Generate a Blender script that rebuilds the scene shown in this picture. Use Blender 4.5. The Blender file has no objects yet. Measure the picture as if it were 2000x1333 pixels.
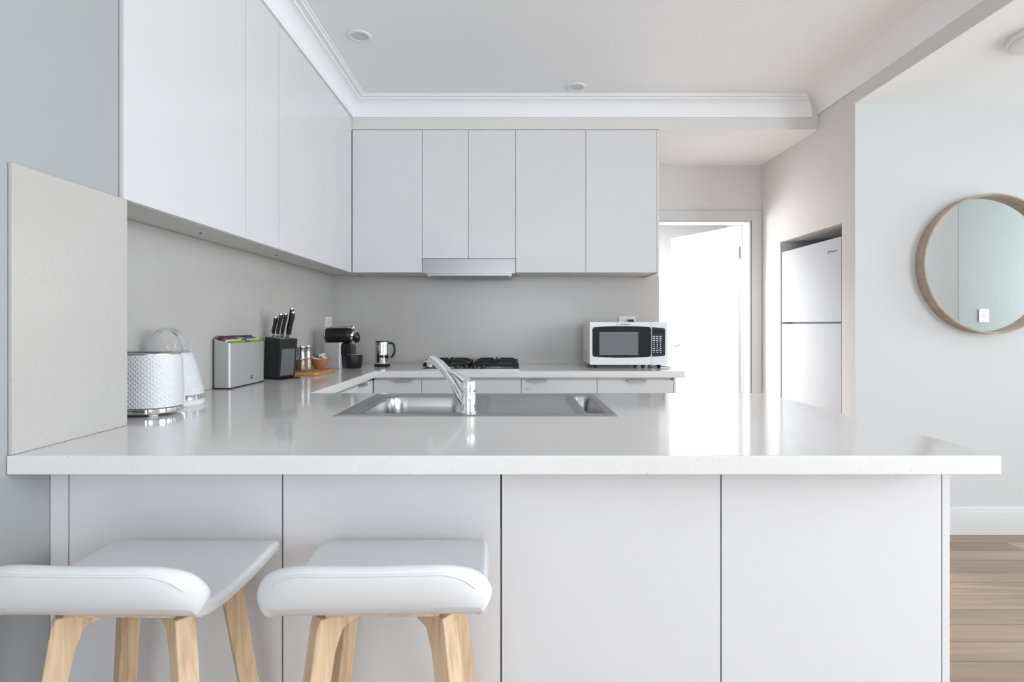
import bpy, bmesh, math, random
from mathutils import Vector, Matrix
random.seed(7)
R = math.radians
S = bpy.context.scene
COL = S.collection

# ------------------------------------------------------------------ camera
EYE = 1.213
F_PX, CX, CY = 1080.0, 1001.0, 635.0
cam_d = bpy.data.cameras.new('camera')
cam_d.sensor_width = 36.0
cam_d.sensor_fit = 'HORIZONTAL'
cam_d.lens = F_PX / 2000.0 * 36.0
cam_d.shift_x = (1000.0 - CX) / 2000.0
cam_d.shift_y = (CY - 666.5) / 2000.0
cam_d.clip_start = 0.02
cam = bpy.data.objects.new('camera', cam_d)
cam.location = (0, 0, EYE)
cam.rotation_euler = (R(90), 0, 0)
COL.objects.link(cam)
S.camera = cam

# ------------------------------------------------------------------ world, daylight, exposure
w = bpy.data.worlds.new('world'); S.world = w; w.use_nodes = True
bg = w.node_tree.nodes['Background']
bg.inputs[0].default_value = (0.86, 0.93, 1.0, 1)
bg.inputs[1].default_value = 0.4
S.view_settings.view_transform = 'Standard'
S.view_settings.look = 'None'
S.view_settings.gamma = 1.0
S.view_settings.use_curve_mapping = False
S.view_settings.exposure = 0.4

def area(name, loc, rot, sx, sy, power, col=(1, 1, 1)):
    l = bpy.data.lights.new(name, 'AREA'); l.shape = 'RECTANGLE'
    l.size = sx; l.size_y = sy; l.energy = power; l.color = col
    o = bpy.data.objects.new(name, l); o.location = loc; o.rotation_euler = rot
    COL.objects.link(o); return o
COOL = (0.87, 0.94, 1.0)
# daylight through the windows and glazed doors, plus unseen fills added for brightness
#LIGHTS
area('daylight_side_window', (3.975, -1.0, 1.61), (0, R(90), 0), 1.5, 3.0, 122, COOL)
area('daylight_terrace', (0.25, -4.44, 1.25), (R(90 + 20), 0, 0), 2.3, 2.1, 62, COOL)
area('fill_left', (-1.02, -2.5, 1.55), (0, R(-90), 0), 1.5, 1.7, 18, COOL)  # added fill on the solid left wall, grades light along the bar front
area('daylight_far_room', (-0.55, 6.4, 1.30), (0, R(-90), 0), 1.7, 1.8, 100, (0.96, 0.98, 1.0))
area('fill_passage', (5.86, 2.33, 1.4), (0, R(90), 0), 1.6, 1.4, 54, (0.88, 0.97, 1.0))  # unseen source added in the passage to lift ceiling and cupboards
area('fill_far_ceiling', (1.35, 5.3, 2.585), (0, 0, 0), 1.3, 1.2, 190, (0.96, 0.98, 1.0))  # added fill under the closed far ceiling, brightens the hall; no skylight there
#END

# ------------------------------------------------------------------ materials
def mat(name, col, rough=0.5, metal=0.0, spec=0.5, coat=0.0, alpha=1.0, trans=0.0, ior=1.45, emit=None, es=0):
    m = bpy.data.materials.new(name); m.use_nodes = True
    b = m.node_tree.nodes['Principled BSDF']
    b.inputs['Base Color'].default_value = (*col, 1)
    b.inputs['Roughness'].default_value = rough
    b.inputs['Metallic'].default_value = metal
    b.inputs['Specular IOR Level'].default_value = spec
    b.inputs['Coat Weight'].default_value = coat
    b.inputs['Coat Roughness'].default_value = 0.04
    b.inputs['Transmission Weight'].default_value = trans
    b.inputs['IOR'].default_value = ior
    b.inputs['Alpha'].default_value = alpha
    if emit:
        b.inputs['Emission Color'].default_value = (*emit, 1); b.inputs['Emission Strength'].default_value = es
    return m
def nd(m, t): return m.node_tree.nodes.new(t)
def lk(m, a, b): m.node_tree.links.new(a, b)
def bsdf(m): return m.node_tree.nodes['Principled BSDF']
def coords(m, scale=(1, 1, 1), kind='Object'):
    tc = nd(m, 'ShaderNodeTexCoord'); mp = nd(m, 'ShaderNodeMapping')
    mp.inputs['Scale'].default_value = scale
    lk(m, tc.outputs[kind], mp.inputs['Vector']); return mp.outputs['Vector']
def ramp(m, fac, stops):
    r = nd(m, 'ShaderNodeValToRGB')
    while len(r.color_ramp.elements) < len(stops): r.color_ramp.elements.new(0.5)
    for e, (p, c) in zip(r.color_ramp.elements, stops):
        e.position = p; e.color = (*c, 1)
    lk(m, fac, r.inputs['Fac']); return r.outputs['Color']
def bump(m, h, strength, dist=0.002):
    b = nd(m, 'ShaderNodeBump'); b.inputs['Strength'].default_value = strength; b.inputs['Distance'].default_value = dist
    lk(m, h, b.inputs['Height']); lk(m, b.outputs['Normal'], bsdf(m).inputs['Normal'])
def mul(m, a, b):
    x = nd(m, 'ShaderNodeMix'); x.data_type = 'RGBA'; x.blend_type = 'MULTIPLY'
    x.inputs['Factor'].default_value = 1
    lk(m, a, x.inputs[6]); lk(m, b, x.inputs[7]); return x.outputs[2]

def stone_mat(name, base, rough):
    m = mat(name, base, rough, coat=0.0)
    v = coords(m)
    n1 = nd(m, 'ShaderNodeTexNoise'); n1.inputs['Scale'].default_value = 3.0; n1.inputs['Detail'].default_value = 4
    lk(m, v, n1.inputs['Vector'])
    c1 = ramp(m, n1.outputs['Fac'], [(0.3, tuple(x * 0.97 for x in base)), (0.7, tuple(min(1, x * 1.02) for x in base))])
    vo = nd(m, 'ShaderNodeTexVoronoi'); vo.inputs['Scale'].default_value = 95
    lk(m, v, vo.inputs['Vector'])
    sp = ramp(m, vo.outputs['Distance'], [(0.0, (0.55, 0.54, 0.53)), (0.10, (0.80, 0.80, 0.79)), (0.17, (1, 1, 1))])
    vo2 = nd(m, 'ShaderNodeTexVoronoi'); vo2.inputs['Scale'].default_value = 300
    lk(m, v, vo2.inputs['Vector'])
    sp2 = ramp(m, vo2.outputs['Distance'], [(0.0, (0.86, 0.86, 0.86)), (0.25, (1, 1, 1))])
    # only some cells carry a visible chip
    sep = nd(m, 'ShaderNodeSeparateColor'); lk(m, vo.outputs['Color'], sep.inputs['Color'])
    gate = ramp(m, sep.outputs[0], [(0.60, (0, 0, 0)), (0.62, (1, 1, 1))])
    mx = nd(m, 'ShaderNodeMix'); mx.data_type = 'RGBA'
    lk(m, gate, mx.inputs['Factor']); mx.inputs[6].default_value = (1, 1, 1, 1); lk(m, sp, mx.inputs[7])
    lk(m, mul(m, mul(m, c1, mx.outputs[2]), sp2), bsdf(m).inputs['Base Color'])
    return m
def wood_mat(name, stops, scale, rough=0.45, per_object=False, detail=6, dist=2.5):
    m = mat(name, stops[0][1], rough)
    v = coords(m, scale)
    if per_object:
        oi = nd(m, 'ShaderNodeObjectInfo'); ad = nd(m, 'ShaderNodeVectorMath'); ad.operation = 'ADD'
        sc = nd(m, 'ShaderNodeVectorMath'); sc.operation = 'SCALE'; sc.inputs['Scale'].default_value = 37
        cb = nd(m, 'ShaderNodeCombineXYZ')
        for i in range(3): lk(m, oi.outputs['Random'], cb.inputs[i])
        lk(m, cb.outputs[0], sc.inputs[0]); lk(m, v, ad.inputs[0]); lk(m, sc.outputs[0], ad.inputs[1]); v = ad.outputs[0]
    n = nd(m, 'ShaderNodeTexNoise'); n.inputs['Scale'].default_value = 1; n.inputs['Detail'].default_value = detail
    n.inputs['Distortion'].default_value = dist
    lk(m, v, n.inputs['Vector'])
    c = ramp(m, n.outputs['Fac'], stops)
    if per_object:
        t = ramp(m, oi.outputs['Random'], [(0, (0.80, 0.78, 0.77)), (0.5, (0.95, 0.94, 0.93)), (1, (1.08, 1.07, 1.05))])
        c = mul(m, c, t)
    lk(m, c, bsdf(m).inputs['Base Color'])
    bump(m, n.outputs['Fac'], 0.15, 0.001)
    return m
def paint(name, col, rough=0.6):
    m = mat(name, col, rough, spec=0.3)
    n = nd(m, 'ShaderNodeTexNoise'); n.inputs['Scale'].default_value = 260; n.inputs['Detail'].default_value = 2
    lk(m, coords(m), n.inputs['Vector']); bump(m, n.outputs['Fac'], 0.03, 0.0006)
    return m

M = {}
M['wall'] = paint('wall_paint', (0.635, 0.635, 0.635))
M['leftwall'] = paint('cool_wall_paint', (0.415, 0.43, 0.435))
M['warm'] = paint('warm_wall_paint', (0.74, 0.715, 0.695))
M['ceil'] = paint('ceiling_paint', (0.92, 0.925, 0.935), 0.7)
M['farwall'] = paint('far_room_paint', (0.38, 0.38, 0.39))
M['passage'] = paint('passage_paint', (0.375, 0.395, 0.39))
M['trim'] = mat('trim_gloss', (0.66, 0.66, 0.655), 0.3)
M['gloss'] = mat('gloss_white_cabinet', (0.725, 0.715, 0.725), 0.07, spec=0.5)
M['carcass'] = mat('white_carcass', (0.70, 0.69, 0.68), 0.4)
M['dark'] = mat('matt_black', (0.05, 0.05, 0.05), 0.6)  # plain black of sub floor, screw caps, slots and mirror backing
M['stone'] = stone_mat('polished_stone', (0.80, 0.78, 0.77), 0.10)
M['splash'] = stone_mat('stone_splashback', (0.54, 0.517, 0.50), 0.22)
M['hoodsteel'] = mat('hood_steel', (0.33, 0.33, 0.335), 0.30, 1.0)
M['steel'] = mat('brushed_steel', (0.47, 0.47, 0.48), 0.32, 1.0)
M['sinksteel'] = mat('sink_steel', (0.43, 0.43, 0.43), 0.27, 1.0)
M['chrome'] = mat('chrome', (0.86, 0.86, 0.87), 0.05, 1.0)
M['satin'] = mat('satin_aluminium', (0.55, 0.55, 0.56), 0.35, 0.85)
M['silverplastic'] = mat('silver_plastic', (0.50, 0.495, 0.50), 0.38, 0.35)
M['iron'] = mat('cast_iron', (0.010, 0.010, 0.011), 0.42, spec=0.3)
M['black'] = mat('black_plastic', (0.012, 0.012, 0.013), 0.28)
M['blackglass'] = mat('black_glass', (0.010, 0.011, 0.014), 0.03)
M['ovenmesh'] = mat('oven_screen', (0.17, 0.185, 0.195), 0.08)
M['smoke'] = mat('smoked_window', (0.13, 0.13, 0.13), 0.06)
M['enamel'] = mat('fridge_enamel', (0.54, 0.55, 0.57), 0.45, spec=0.3)
M['white'] = mat('white_plastic', (0.82, 0.82, 0.83), 0.25)
M['greyplastic'] = mat('grey_plastic', (0.35, 0.35, 0.36), 0.4)
M['print'] = mat('dark_print', (0.10, 0.10, 0.14), 0.5)
M['keyprint'] = mat('white_print', (0.75, 0.76, 0.78), 0.5)
M['navy'] = mat('panel_navy_black', (0.028, 0.032, 0.045), 0.15)
M['glass'] = mat('clear_glass', (0.95, 0.97, 0.97), 0.02, trans=1.0)
M['acrylic'] = mat('clear_acrylic', (0.86, 0.88, 0.90), 0.05, trans=0.82, ior=1.42)
M['mirror'] = mat('mirror_silver', (0.90, 0.93, 0.92), 0.01, 1.0)
M['green'] = mat('green_board', (0.22, 0.33, 0.015), 0.45)
M['purple'] = mat('maroon_board', (0.12, 0.02, 0.05), 0.45)
M['slate'] = mat('slate_board', (0.10, 0.11, 0.13), 0.45)
M['terra'] = mat('terracotta', (0.42, 0.155, 0.065), 0.6)
M['sachet'] = mat('white_paper', (0.78, 0.76, 0.74), 0.6)
M['sachet2'] = mat('brown_paper', (0.16, 0.07, 0.045), 0.6)
M['leather'] = paint('white_leather', (0.74, 0.74, 0.75), 0.42)
M['beech'] = wood_mat('beech_ply', [(0.30, (0.50, 0.33, 0.19)), (0.5, (0.66, 0.48, 0.31)), (0.72, (0.74, 0.57, 0.40))], (30, 30, 2.2), 0.45)
M['board'] = wood_mat('chopping_board_wood', [(0.3, (0.42, 0.20, 0.07)), (0.5, (0.56, 0.29, 0.11)), (0.7, (0.62, 0.36, 0.16))], (50, 4, 50), 0.5)
M['floorwood'] = wood_mat('oak_floor', [(0.22, (0.25, 0.175, 0.122)), (0.45, (0.345, 0.25, 0.18)), (0.75, (0.42, 0.315, 0.235))], (1.1, 16, 16), 0.42, True, 5, 1.2)
M['walnut'] = wood_mat('mirror_frame_wood', [(0.3, (0.37, 0.29, 0.23)), (0.7, (0.49, 0.40, 0.33))], (6, 6, 14), 0.5)
# plain spice colours, grainy
def grain(name, a, b):
    m = mat(name, a, 0.7); n = nd(m, 'ShaderNodeTexNoise'); n.inputs['Scale'].default_value = 160
    lk(m, coords(m), n.inputs['Vector']); lk(m, ramp(m, n.outputs['Fac'], [(0.38, a), (0.62, b)]), bsdf(m).inputs['Base Color']); return m
M['spice'] = grain('peppercorn_mix', (0.20, 0.09, 0.03), (0.62, 0.42, 0.22))
M['salt'] = grain('pink_salt', (0.55, 0.34, 0.20), (0.80, 0.62, 0.45))
M['chilli'] = grain('dark_chilli', (0.10, 0.025, 0.012), (0.28, 0.08, 0.03))
# woven-diamond relief of the toaster and kettle
m = mat('quilted_white', (0.80, 0.81, 0.845), 0.2); M['quilt'] = m
v = coords(m)
sx = nd(m, 'ShaderNodeSeparateXYZ'); lk(m, v, sx.inputs[0])
def math_(m, op, a, b=None, val=None):
    x = nd(m, 'ShaderNodeMath'); x.operation = op
    lk(m, a, x.inputs[0])
    if b is not None: lk(m, b, x.inputs[1])
    elif val is not None: x.inputs[1].default_value = val
    return x.outputs[0]
at = nd(m, 'ShaderNodeMath'); at.operation = 'ARCTAN2'; lk(m, sx.outputs['Y'], at.inputs[0]); lk(m, sx.outputs['X'], at.inputs[1])
ta = math_(m, 'MULTIPLY', at.outputs[0], val=22.0); tz = math_(m, 'MULTIPLY', sx.outputs['Z'], val=230.0)
s1 = math_(m, 'ABSOLUTE', math_(m, 'SINE', math_(m, 'ADD', ta, tz))); s2 = math_(m, 'ABSOLUTE', math_(m, 'SINE', math_(m, 'SUBTRACT', ta, tz)))
bump(m, math_(m, 'MINIMUM', s1, s2), 0.55, 0.003)

# ------------------------------------------------------------------ mesh helpers
def box(bm, x0, x1, y0, y1, z0, z1):
    v = [bm.verts.new((x, y, z)) for z in (z0, z1) for y in (y0, y1) for x in (x0, x1)]
    for f in ((0, 2, 3, 1), (4, 5, 7, 6), (0, 1, 5, 4), (2, 6, 7, 3), (0, 4, 6, 2), (1, 3, 7, 5)):
        bm.faces.new([v[i] for i in f])
    return bm
def B(x0, x1, y0, y1, z0, z1, bev=0, seg=2):
    bm = bmesh.new(); box(bm, x0, x1, y0, y1, z0, z1)
    if bev: bevel(bm, bev, seg)
    return bm
BEV = []
def bevel(bm, wd, seg=2, ang=30):
    es = [e for e in bm.edges if len(e.link_faces) == 2 and e.calc_face_angle(0) > R(ang)]
    bmesh.ops.bevel(bm, geom=es, offset=wd, segments=seg, profile=0.5, affect='EDGES')
    BEV.append(bm)
    return bm
def frame_of(d):
    d = d.normalized(); a = Vector((0, 0, 1)) if abs(d.z) < 0.95 else Vector((1, 0, 0))
    u = d.cross(a).normalized(); return u, u.cross(d).normalized()
def tube(bm, pts, rad, seg=12, closed=False, ell=1.0):
    pts = [Vector(p) for p in pts]; n = len(pts)
    if not hasattr(rad, '__len__'): rad = [rad] * n
    rings = []; u = None
    for i, p in enumerate(pts):
        if closed: d = pts[(i + 1) % n] - pts[i - 1]
        else: d = pts[min(i + 1, n - 1)] - pts[max(i - 1, 0)]
        if u is None: u, v = frame_of(d)
        else:
            d.normalize(); u = (u - d * u.dot(d)).normalized(); v = u.cross(d).normalized()
        rings.append([bm.verts.new(p + (u * math.cos(t) + v * ell * math.sin(t)) * rad[i]) for t in (2 * math.pi * k / seg for k in range(seg))])
    for i in range(n if closed else n - 1):
        a, b = rings[i], rings[(i + 1) % n]
        for k in range(seg):
            bm.faces.new((a[k], a[(k + 1) % seg], b[(k + 1) % seg], b[k]))
    if not closed:
        bm.faces.new(rings[0][::-1]); bm.faces.new(rings[-1])
    return bm
def T(pts, rad, seg=12, closed=False, ell=1.0): return tube(bmesh.new(), pts, rad, seg, closed, ell)
def cyl(bm, p0, p1, r0, r1=None, seg=24): return tube(bm, [p0, p1], [r0, r0 if r1 is None else r1], seg)
def lathe(bm, prof, c=(0, 0, 0), seg=40, sx=1, sy=1, power=2.0):
    """prof: (radius, z) from bottom to top; r = 0 closes the end"""
    rings = []
    for r, z in prof:
        if r < 1e-6: rings.append([bm.verts.new((c[0], c[1], c[2] + z))]); continue
        ring = []
        for k in range(seg):
            t = 2 * math.pi * k / seg; ct, st = math.cos(t), math.sin(t)
            q = (abs(ct) ** power + abs(st) ** power) ** (-1 / power)
            ring.append(bm.verts.new((c[0] + r * sx * ct * q, c[1] + r * sy * st * q, c[2] + z)))
        rings.append(ring)
    for a, b in zip(rings, rings[1:]):
        if len(a) == 1 and len(b) == 1: continue
        for k in range(seg):
            k2 = (k + 1) % seg
            if len(a) == 1: bm.faces.new((a[0], b[k2], b[k]))
            elif len(b) == 1: bm.faces.new((a[k], a[k2], b[0]))
            else: bm.faces.new((a[k], a[k2], b[k2], b[k]))
    return bm
def L(prof, c=(0, 0, 0), seg=40, **k): return lathe(bmesh.new(), prof, c, seg, **k)
def prism(bm, poly, h0, h1, axes='xzy'):
    """poly in the first two axes, extruded along the third from h0 to h1"""
    ix = ['xyz'.index(a) for a in axes]
    def P(p, h):
        q = [0, 0, 0]; q[ix[0]] = p[0]; q[ix[1]] = p[1]; q[ix[2]] = h; return q
    a = [bm.verts.new(P(p, h0)) for p in poly]; b = [bm.verts.new(P(p, h1)) for p in poly]
    n = len(poly); bm.faces.new(a); bm.faces.new(b[::-1])
    for i in range(n): bm.faces.new((a[i], b[i], b[(i + 1) % n], a[(i + 1) % n]))
    bmesh.ops.recalc_face_normals(bm, faces=bm.faces[:]); return bm
def PR(poly, h0, h1, axes='xzy'): return prism(bmesh.new(), poly, h0, h1, axes)
def rrect(x0, x1, y0, y1, r, n=5):
    out = []
    for cx, cy, a0 in ((x1 - r, y1 - r, 0), (x0 + r, y1 - r, 90), (x0 + r, y0 + r, 180), (x1 - r, y0 + r, 270)):
        for i in range(n + 1):
            a = R(a0 + 90 * i / n); out.append((cx + r * math.cos(a), cy + r * math.sin(a)))
    return out
def slab(ins, outs, h0, h1, axes='xyz'):
    """union of rectangles minus holes, as one clean slab"""
    us = sorted({u for r in ins + outs for u in r[:2]}); vs = sorted({v for r in ins + outs for v in r[2:]})
    def inside(u, v):
        return any(a < u < b and c < v < d for a, b, c, d in ins) and not any(a < u < b and c < v < d for a, b, c, d in outs)
    ok = {(i, j) for i in range(len(us) - 1) for j in range(len(vs) - 1) if inside((us[i] + us[i + 1]) / 2, (vs[j] + vs[j + 1]) / 2)}
    bm = bmesh.new(); ix = ['xyz'.index(a) for a in axes]; cache = {}
    def V(i, j, k):
        if (i, j, k) not in cache:
            q = [0, 0, 0]; q[ix[0]] = us[i]; q[ix[1]] = vs[j]; q[ix[2]] = (h0, h1)[k]; cache[i, j, k] = bm.verts.new(q)
        return cache[i, j, k]
    for i, j in ok:
        for k in (0, 1): bm.faces.new((V(i, j, k), V(i + 1, j, k), V(i + 1, j + 1, k), V(i, j + 1, k)))
        for di, dj, e in ((-1, 0, ((i, j), (i, j + 1))), (1, 0, ((i + 1, j), (i + 1, j + 1))), (0, -1, ((i, j), (i + 1, j))), (0, 1, ((i, j + 1), (i + 1, j + 1)))):
            if (i + di, j + dj) not in ok:
                (a, b), (c, d) = e; bm.faces.new((V(a, b, 0), V(c, d, 0), V(c, d, 1), V(a, b, 1)))
    bmesh.ops.recalc_face_normals(bm, faces=bm.faces[:])
    bmesh.ops.dissolve_limit(bm, angle_limit=R(1), verts=bm.verts[:], edges=bm.edges[:])
    return bm

def world_of(o):
    m = o.matrix_basis.copy()
    while o.parent: o = o.parent; m = o.matrix_basis @ m
    return m
def add(name, bm, material, parent=None, local=False, smooth=True, ang=35, origin=None):
    me = bpy.data.meshes.new(name); bm.to_mesh(me); wn = any(b is bm for b in BEV); BEV.clear(); bm.free()
    o = bpy.data.objects.new(name, me); COL.objects.link(o)
    if wn: o.modifiers.new('weighted', 'WEIGHTED_NORMAL').keep_sharp = True
    me.materials.append(M[material] if isinstance(material, str) else material)
    if parent:
        if not local: me.transform(world_of(parent).inverted())
        o.parent = parent
    elif origin is not None:
        me.transform(Matrix.Translation(-Vector(origin))); o.location = origin
    if smooth:
        me.polygons.foreach_set('use_smooth', [True] * len(me.polygons)); me.set_sharp_from_angle(angle=R(ang))
    return o
def tag(o, label, cat, group=None):
    o['label'] = label; o['category'] = cat
    if group: o['group'] = group
    return o
def thing(name, label, cat, loc=(0, 0, 0), rz=0, group=None):
    o = bpy.data.objects.new(name, None); o.empty_display_size = 0.05; o.location = loc; o.rotation_euler = (0, 0, rz)
    COL.objects.link(o); return tag(o, label, cat, group)
def struct(name, bm, material, label=None, **k):
    o = add(name, bm, material, **k); o['kind'] = 'structure'
    if label: o['label'] = label
    return o
def text(name, s, size, material, parent, loc, rot, depth=0.0006, bold=0.0):
    c = bpy.data.curves.new(name, 'FONT'); c.body = s; c.size = size; c.extrude = depth; c.offset = bold
    c.align_x = 'CENTER'; c.align_y = 'CENTER'; c.resolution_u = 3
    t = bpy.data.objects.new(name, c); COL.objects.link(t); bpy.context.view_layer.update()
    me = bpy.data.meshes.new_from_object(t); bpy.data.objects.remove(t)
    me.transform(Matrix.Translation(loc) @ rot.to_matrix().to_4x4())
    me.materials.clear(); me.materials.append(M[material])
    me.transform(world_of(parent).inverted())
    o = bpy.data.objects.new(name, me); COL.objects.link(o); o.parent = parent
    return o
def copy_tree(o, parent=None):
    c = o.copy(); COL.objects.link(c); c.parent = parent
    for ch in list(o.children): copy_tree(ch, c)
    return c
from mathutils import Euler

# ------------------------------------------------------------------ key dimensions
ZC = 0.94                     # worktop height
XW, XS = -1.056, -1.046       # left wall nib, stone panel / cupboard face on it
XL = -1.275                   # face of the stone on the left run
YB = 3.935                    # face of the stone on the back run
YF = 3.60                     # faces of the back wall cupboards
ZU = 1.555                    # underside of the wall cupboards
XR, YM = 1.99, 3.213          # fridge wall plane, wall with the round mirror
ZB, ZL, ZH = 2.486, 2.501, 2.679   # bulkhead underside, lower ceiling, kitchen ceiling
XE = 1.02                     # right end of the worktops
P1, P2 = 1.152, 2.215         # front and back of the peninsula top
YR = -4.5                     # rear wall
YH = 4.42                     # hall end wall

# ------------------------------------------------------------------ the room
# floor: sub floor and boards running across the picture
fl = struct('floor', B(-1.45, 6.0, YR - .1, 7.6, -0.12, -0.022), 'dark', 'pale oak board floor')
row = 0.122; nrow = int((YH - YR) / row) + 1
plank_mesh = {}
def plank(x0, x1, y0):
    ln = round(x1 - x0, 3)
    if ln not in plank_mesh:
        bm = B(0, ln - 0.002, 0, row - 0.0032, -0.02, 0, 0.0022, 1)
        me = bpy.data.meshes.new('plank'); bm.to_mesh(me); bm.free(); me.materials.append(M['floorwood']); plank_mesh[ln] = me
    o = bpy.data.objects.new('plank', plank_mesh[ln]); COL.objects.link(o); o.parent = fl; o.location = (x0, y0, 0)
for i in range(nrow):
    y0 = 3.213 - (i - 9) * row
    xs = [-1.45, -1.45 + 1.2 + 0.6 * (i % 3), 2.75 + 0.45 * ((i * 2) % 5) / 2, 5.9]
    for a, b in zip(xs, xs[1:]): plank(a, b, y0 - row)

for i in range(26): plank(-0.6, 2.9, 3.213 + (9 + i) * row)     # the room beyond the door

# walls
struct('wall_left', slab([(-1.45, XW, YR, 1.480), (-1.45, XL - .015, 1.480, YB + .015)], [], 0, ZH), 'leftwall', 'pale painted wall at the left, thicker at the front')
struct('wall_back', B(-1.45, 1.042, YB + .015, 4.10, 0, ZH), 'wall', 'kitchen back wall')
struct('wall_right', slab([(YM, YH, 0, ZH)], [(3.342, 4.109, -1, 1.828)], XR, XR + 0.11, 'yzx'), 'warm', 'wall with the fridge recess')
struct('wall_mirror', B(XR + .11, 6.0, YM, YM + .09, 0, ZL), 'wall', 'pale wall that carries the round mirror')
struct('wall_mirror_end', B(XR + .0005, XR + .11, YM - .0005, YM, 0, ZL), 'wall')
struct('wall_recess', slab([(XR + .11, 2.85, 3.303, 4.18)], [(XR + .1, 2.80, 3.335, 4.115)], 0, 1.90), 'wall', 'sides of the fridge recess')
struct('ceiling_recess', B(XR + .11, 2.80, 3.335, 4.115, 1.828, 1.90), 'wall')
struct('wall_hall', slab([(0.9, 2.10, 0, ZH)], [(1.079, 1.899, -1, 2.044)], YH, YH + .11, 'xzy'), 'warm', 'wall above the doorway at the end of the kitchen')
struct('wall_hall_side', B(0.9, 1.042, 4.10, YH, 0, ZH), 'wall')
struct('wall_living_right', slab([(YR, 1.432, 0, ZL)], [(-2.55, .55, .84, 2.38)], 3.99, 4.15, 'yzx'), 'wall')
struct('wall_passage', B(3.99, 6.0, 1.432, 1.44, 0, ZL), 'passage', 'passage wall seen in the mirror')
struct('wall_passage_end', slab([(1.44, YM, 0, ZL)], [(1.6, 3.06, .6, 2.2)], 5.9, 6.0, 'yzx'), 'wall')
struct('wall_rear', slab([(-1.45, 4.15, 0, ZH)], [(-.95, 1.45, .08, 2.4)], YR - .1, YR, 'xzy'), 'wall')
# far room behind the door
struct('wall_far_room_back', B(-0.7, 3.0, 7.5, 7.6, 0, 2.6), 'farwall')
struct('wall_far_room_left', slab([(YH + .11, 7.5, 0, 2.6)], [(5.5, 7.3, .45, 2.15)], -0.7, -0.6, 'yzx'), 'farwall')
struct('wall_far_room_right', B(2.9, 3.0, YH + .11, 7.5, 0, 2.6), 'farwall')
struct('wall_far_room_front', slab([(-.7, .9, 0, 2.6), (2.1, 3.0, 0, 2.6)], [], YH, YH + .11, 'xzy'), 'wall')
struct('ceiling_far_room', B(-0.7, 3.0, YH, 7.6, 2.6, 2.68), 'farwall')
# ceilings
struct('ceiling', B(-1.45, XR + .11, YR - .1, 4.1, ZH, ZH + .1), 'ceil', 'white ceiling over the kitchen')
struct('ceiling_lower', slab([(XR, 6.0, YR - .1, YM), (XR + .11, 6.0, YM, YM + .09)], [], ZL, ZH), 'ceil', 'lower ceiling beyond the kitchen')
# the face of the step between the two ceilings is painted like the wall
struct('trim_1', B(XR - .004, XR, YR, YM + .001, ZL, ZH), 'warm', 'dropped ceiling edge painted like the wall')
struct('bulkhead_back', B(-1.29, XR - .0005, YF, YB + .0145, ZB, ZH - .0005), 'warm', 'plastered bulkhead above the wall cupboards')
struct('bulkhead_left', B(-1.289, XS - .0005, 1.4805, YF - .0005, 2.566, ZH - .0005), 'wall', 'plastered bulkhead above the left cupboards')
struct('ceiling_hall', B(1.043, XR - .0005, YB + .016, YH - .0005, ZB, ZB + .08), 'ceil', 'low white ceiling in front of the doorway')
struct('bulkhead_underside', B(.956, XR - .0005, YF + .0005, YB + .0155, ZB - .001, ZB), 'ceil')

# cornice: cove with two beads (offset from wall, height)
def cove_profile(h0):
    p = [(0, h0), (.012, h0), (.012, h0 + .012)]
    for i in range(9):
        a = R(90 * i / 8); p.append((.014 + .058 * (1 - math.cos(a)), h0 + .014 + .080 * math.sin(a)))
    hb = h0 + .098
    p += [(.073, hb + .004), (.099, hb + .004), (.100, hb + .012), (.111, hb + .012), (.112, ZH - .0005), (0, ZH - .0005)]
    return p
HC = 2.563
prof = cove_profile(HC)
bm = bmesh.new()
# left run and back run share a mitre
ra = [bm.verts.new((XS + d + .0, YR, z)) for d, z in prof]
rb = [bm.verts.new((XS + d, YF - d, z)) for d, z in prof]
rc = [bm.verts.new((1.855 + .11 * (1 - d / .111) * .9, YF - d, z)) for d, z in prof]
for a, b in ((ra, rb), (rb, rc)):
    for i in range(len(prof)):
        j = (i + 1) % len(prof); bm.faces.new((a[i], a[j], b[j], b[i]))
bm.faces.new(ra); bm.faces.new(rc[::-1])
bmesh.ops.recalc_face_normals(bm, faces=bm.faces[:])
struct('trim_2', bm, 'ceil', 'white coved cornice with two fine beads', ang=25)
# plain cove along the stepped edge
cp = [(0, 2.583)] + [(.12 * (1 - math.cos(R(90 * i / 6))) ** 1.0 + .0, 2.583 + .0955 * math.sin(R(90 * i / 6))) for i in range(1, 7)] + [(0, ZH - .0005)]
struct('trim_3', PR([(XR - .0045 - d, z) for d, z in cp], YR, YF - .0005), 'ceil', 'plain white cove along the dropped edge', ang=50)

# skirting on the mirror wall, two steps
sk = [(0, 0), (.022, 0), (.022, .126), (.020, .132), (.011, .135), (.011, .148), (.006, .157), (0, .157)]
struct('baseboard_right', PR([(YM - .0006 - d, z) for d, z in sk], XR + .001, 5.9, 'yzx'), 'trim', 'white stepped skirting board')
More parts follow.
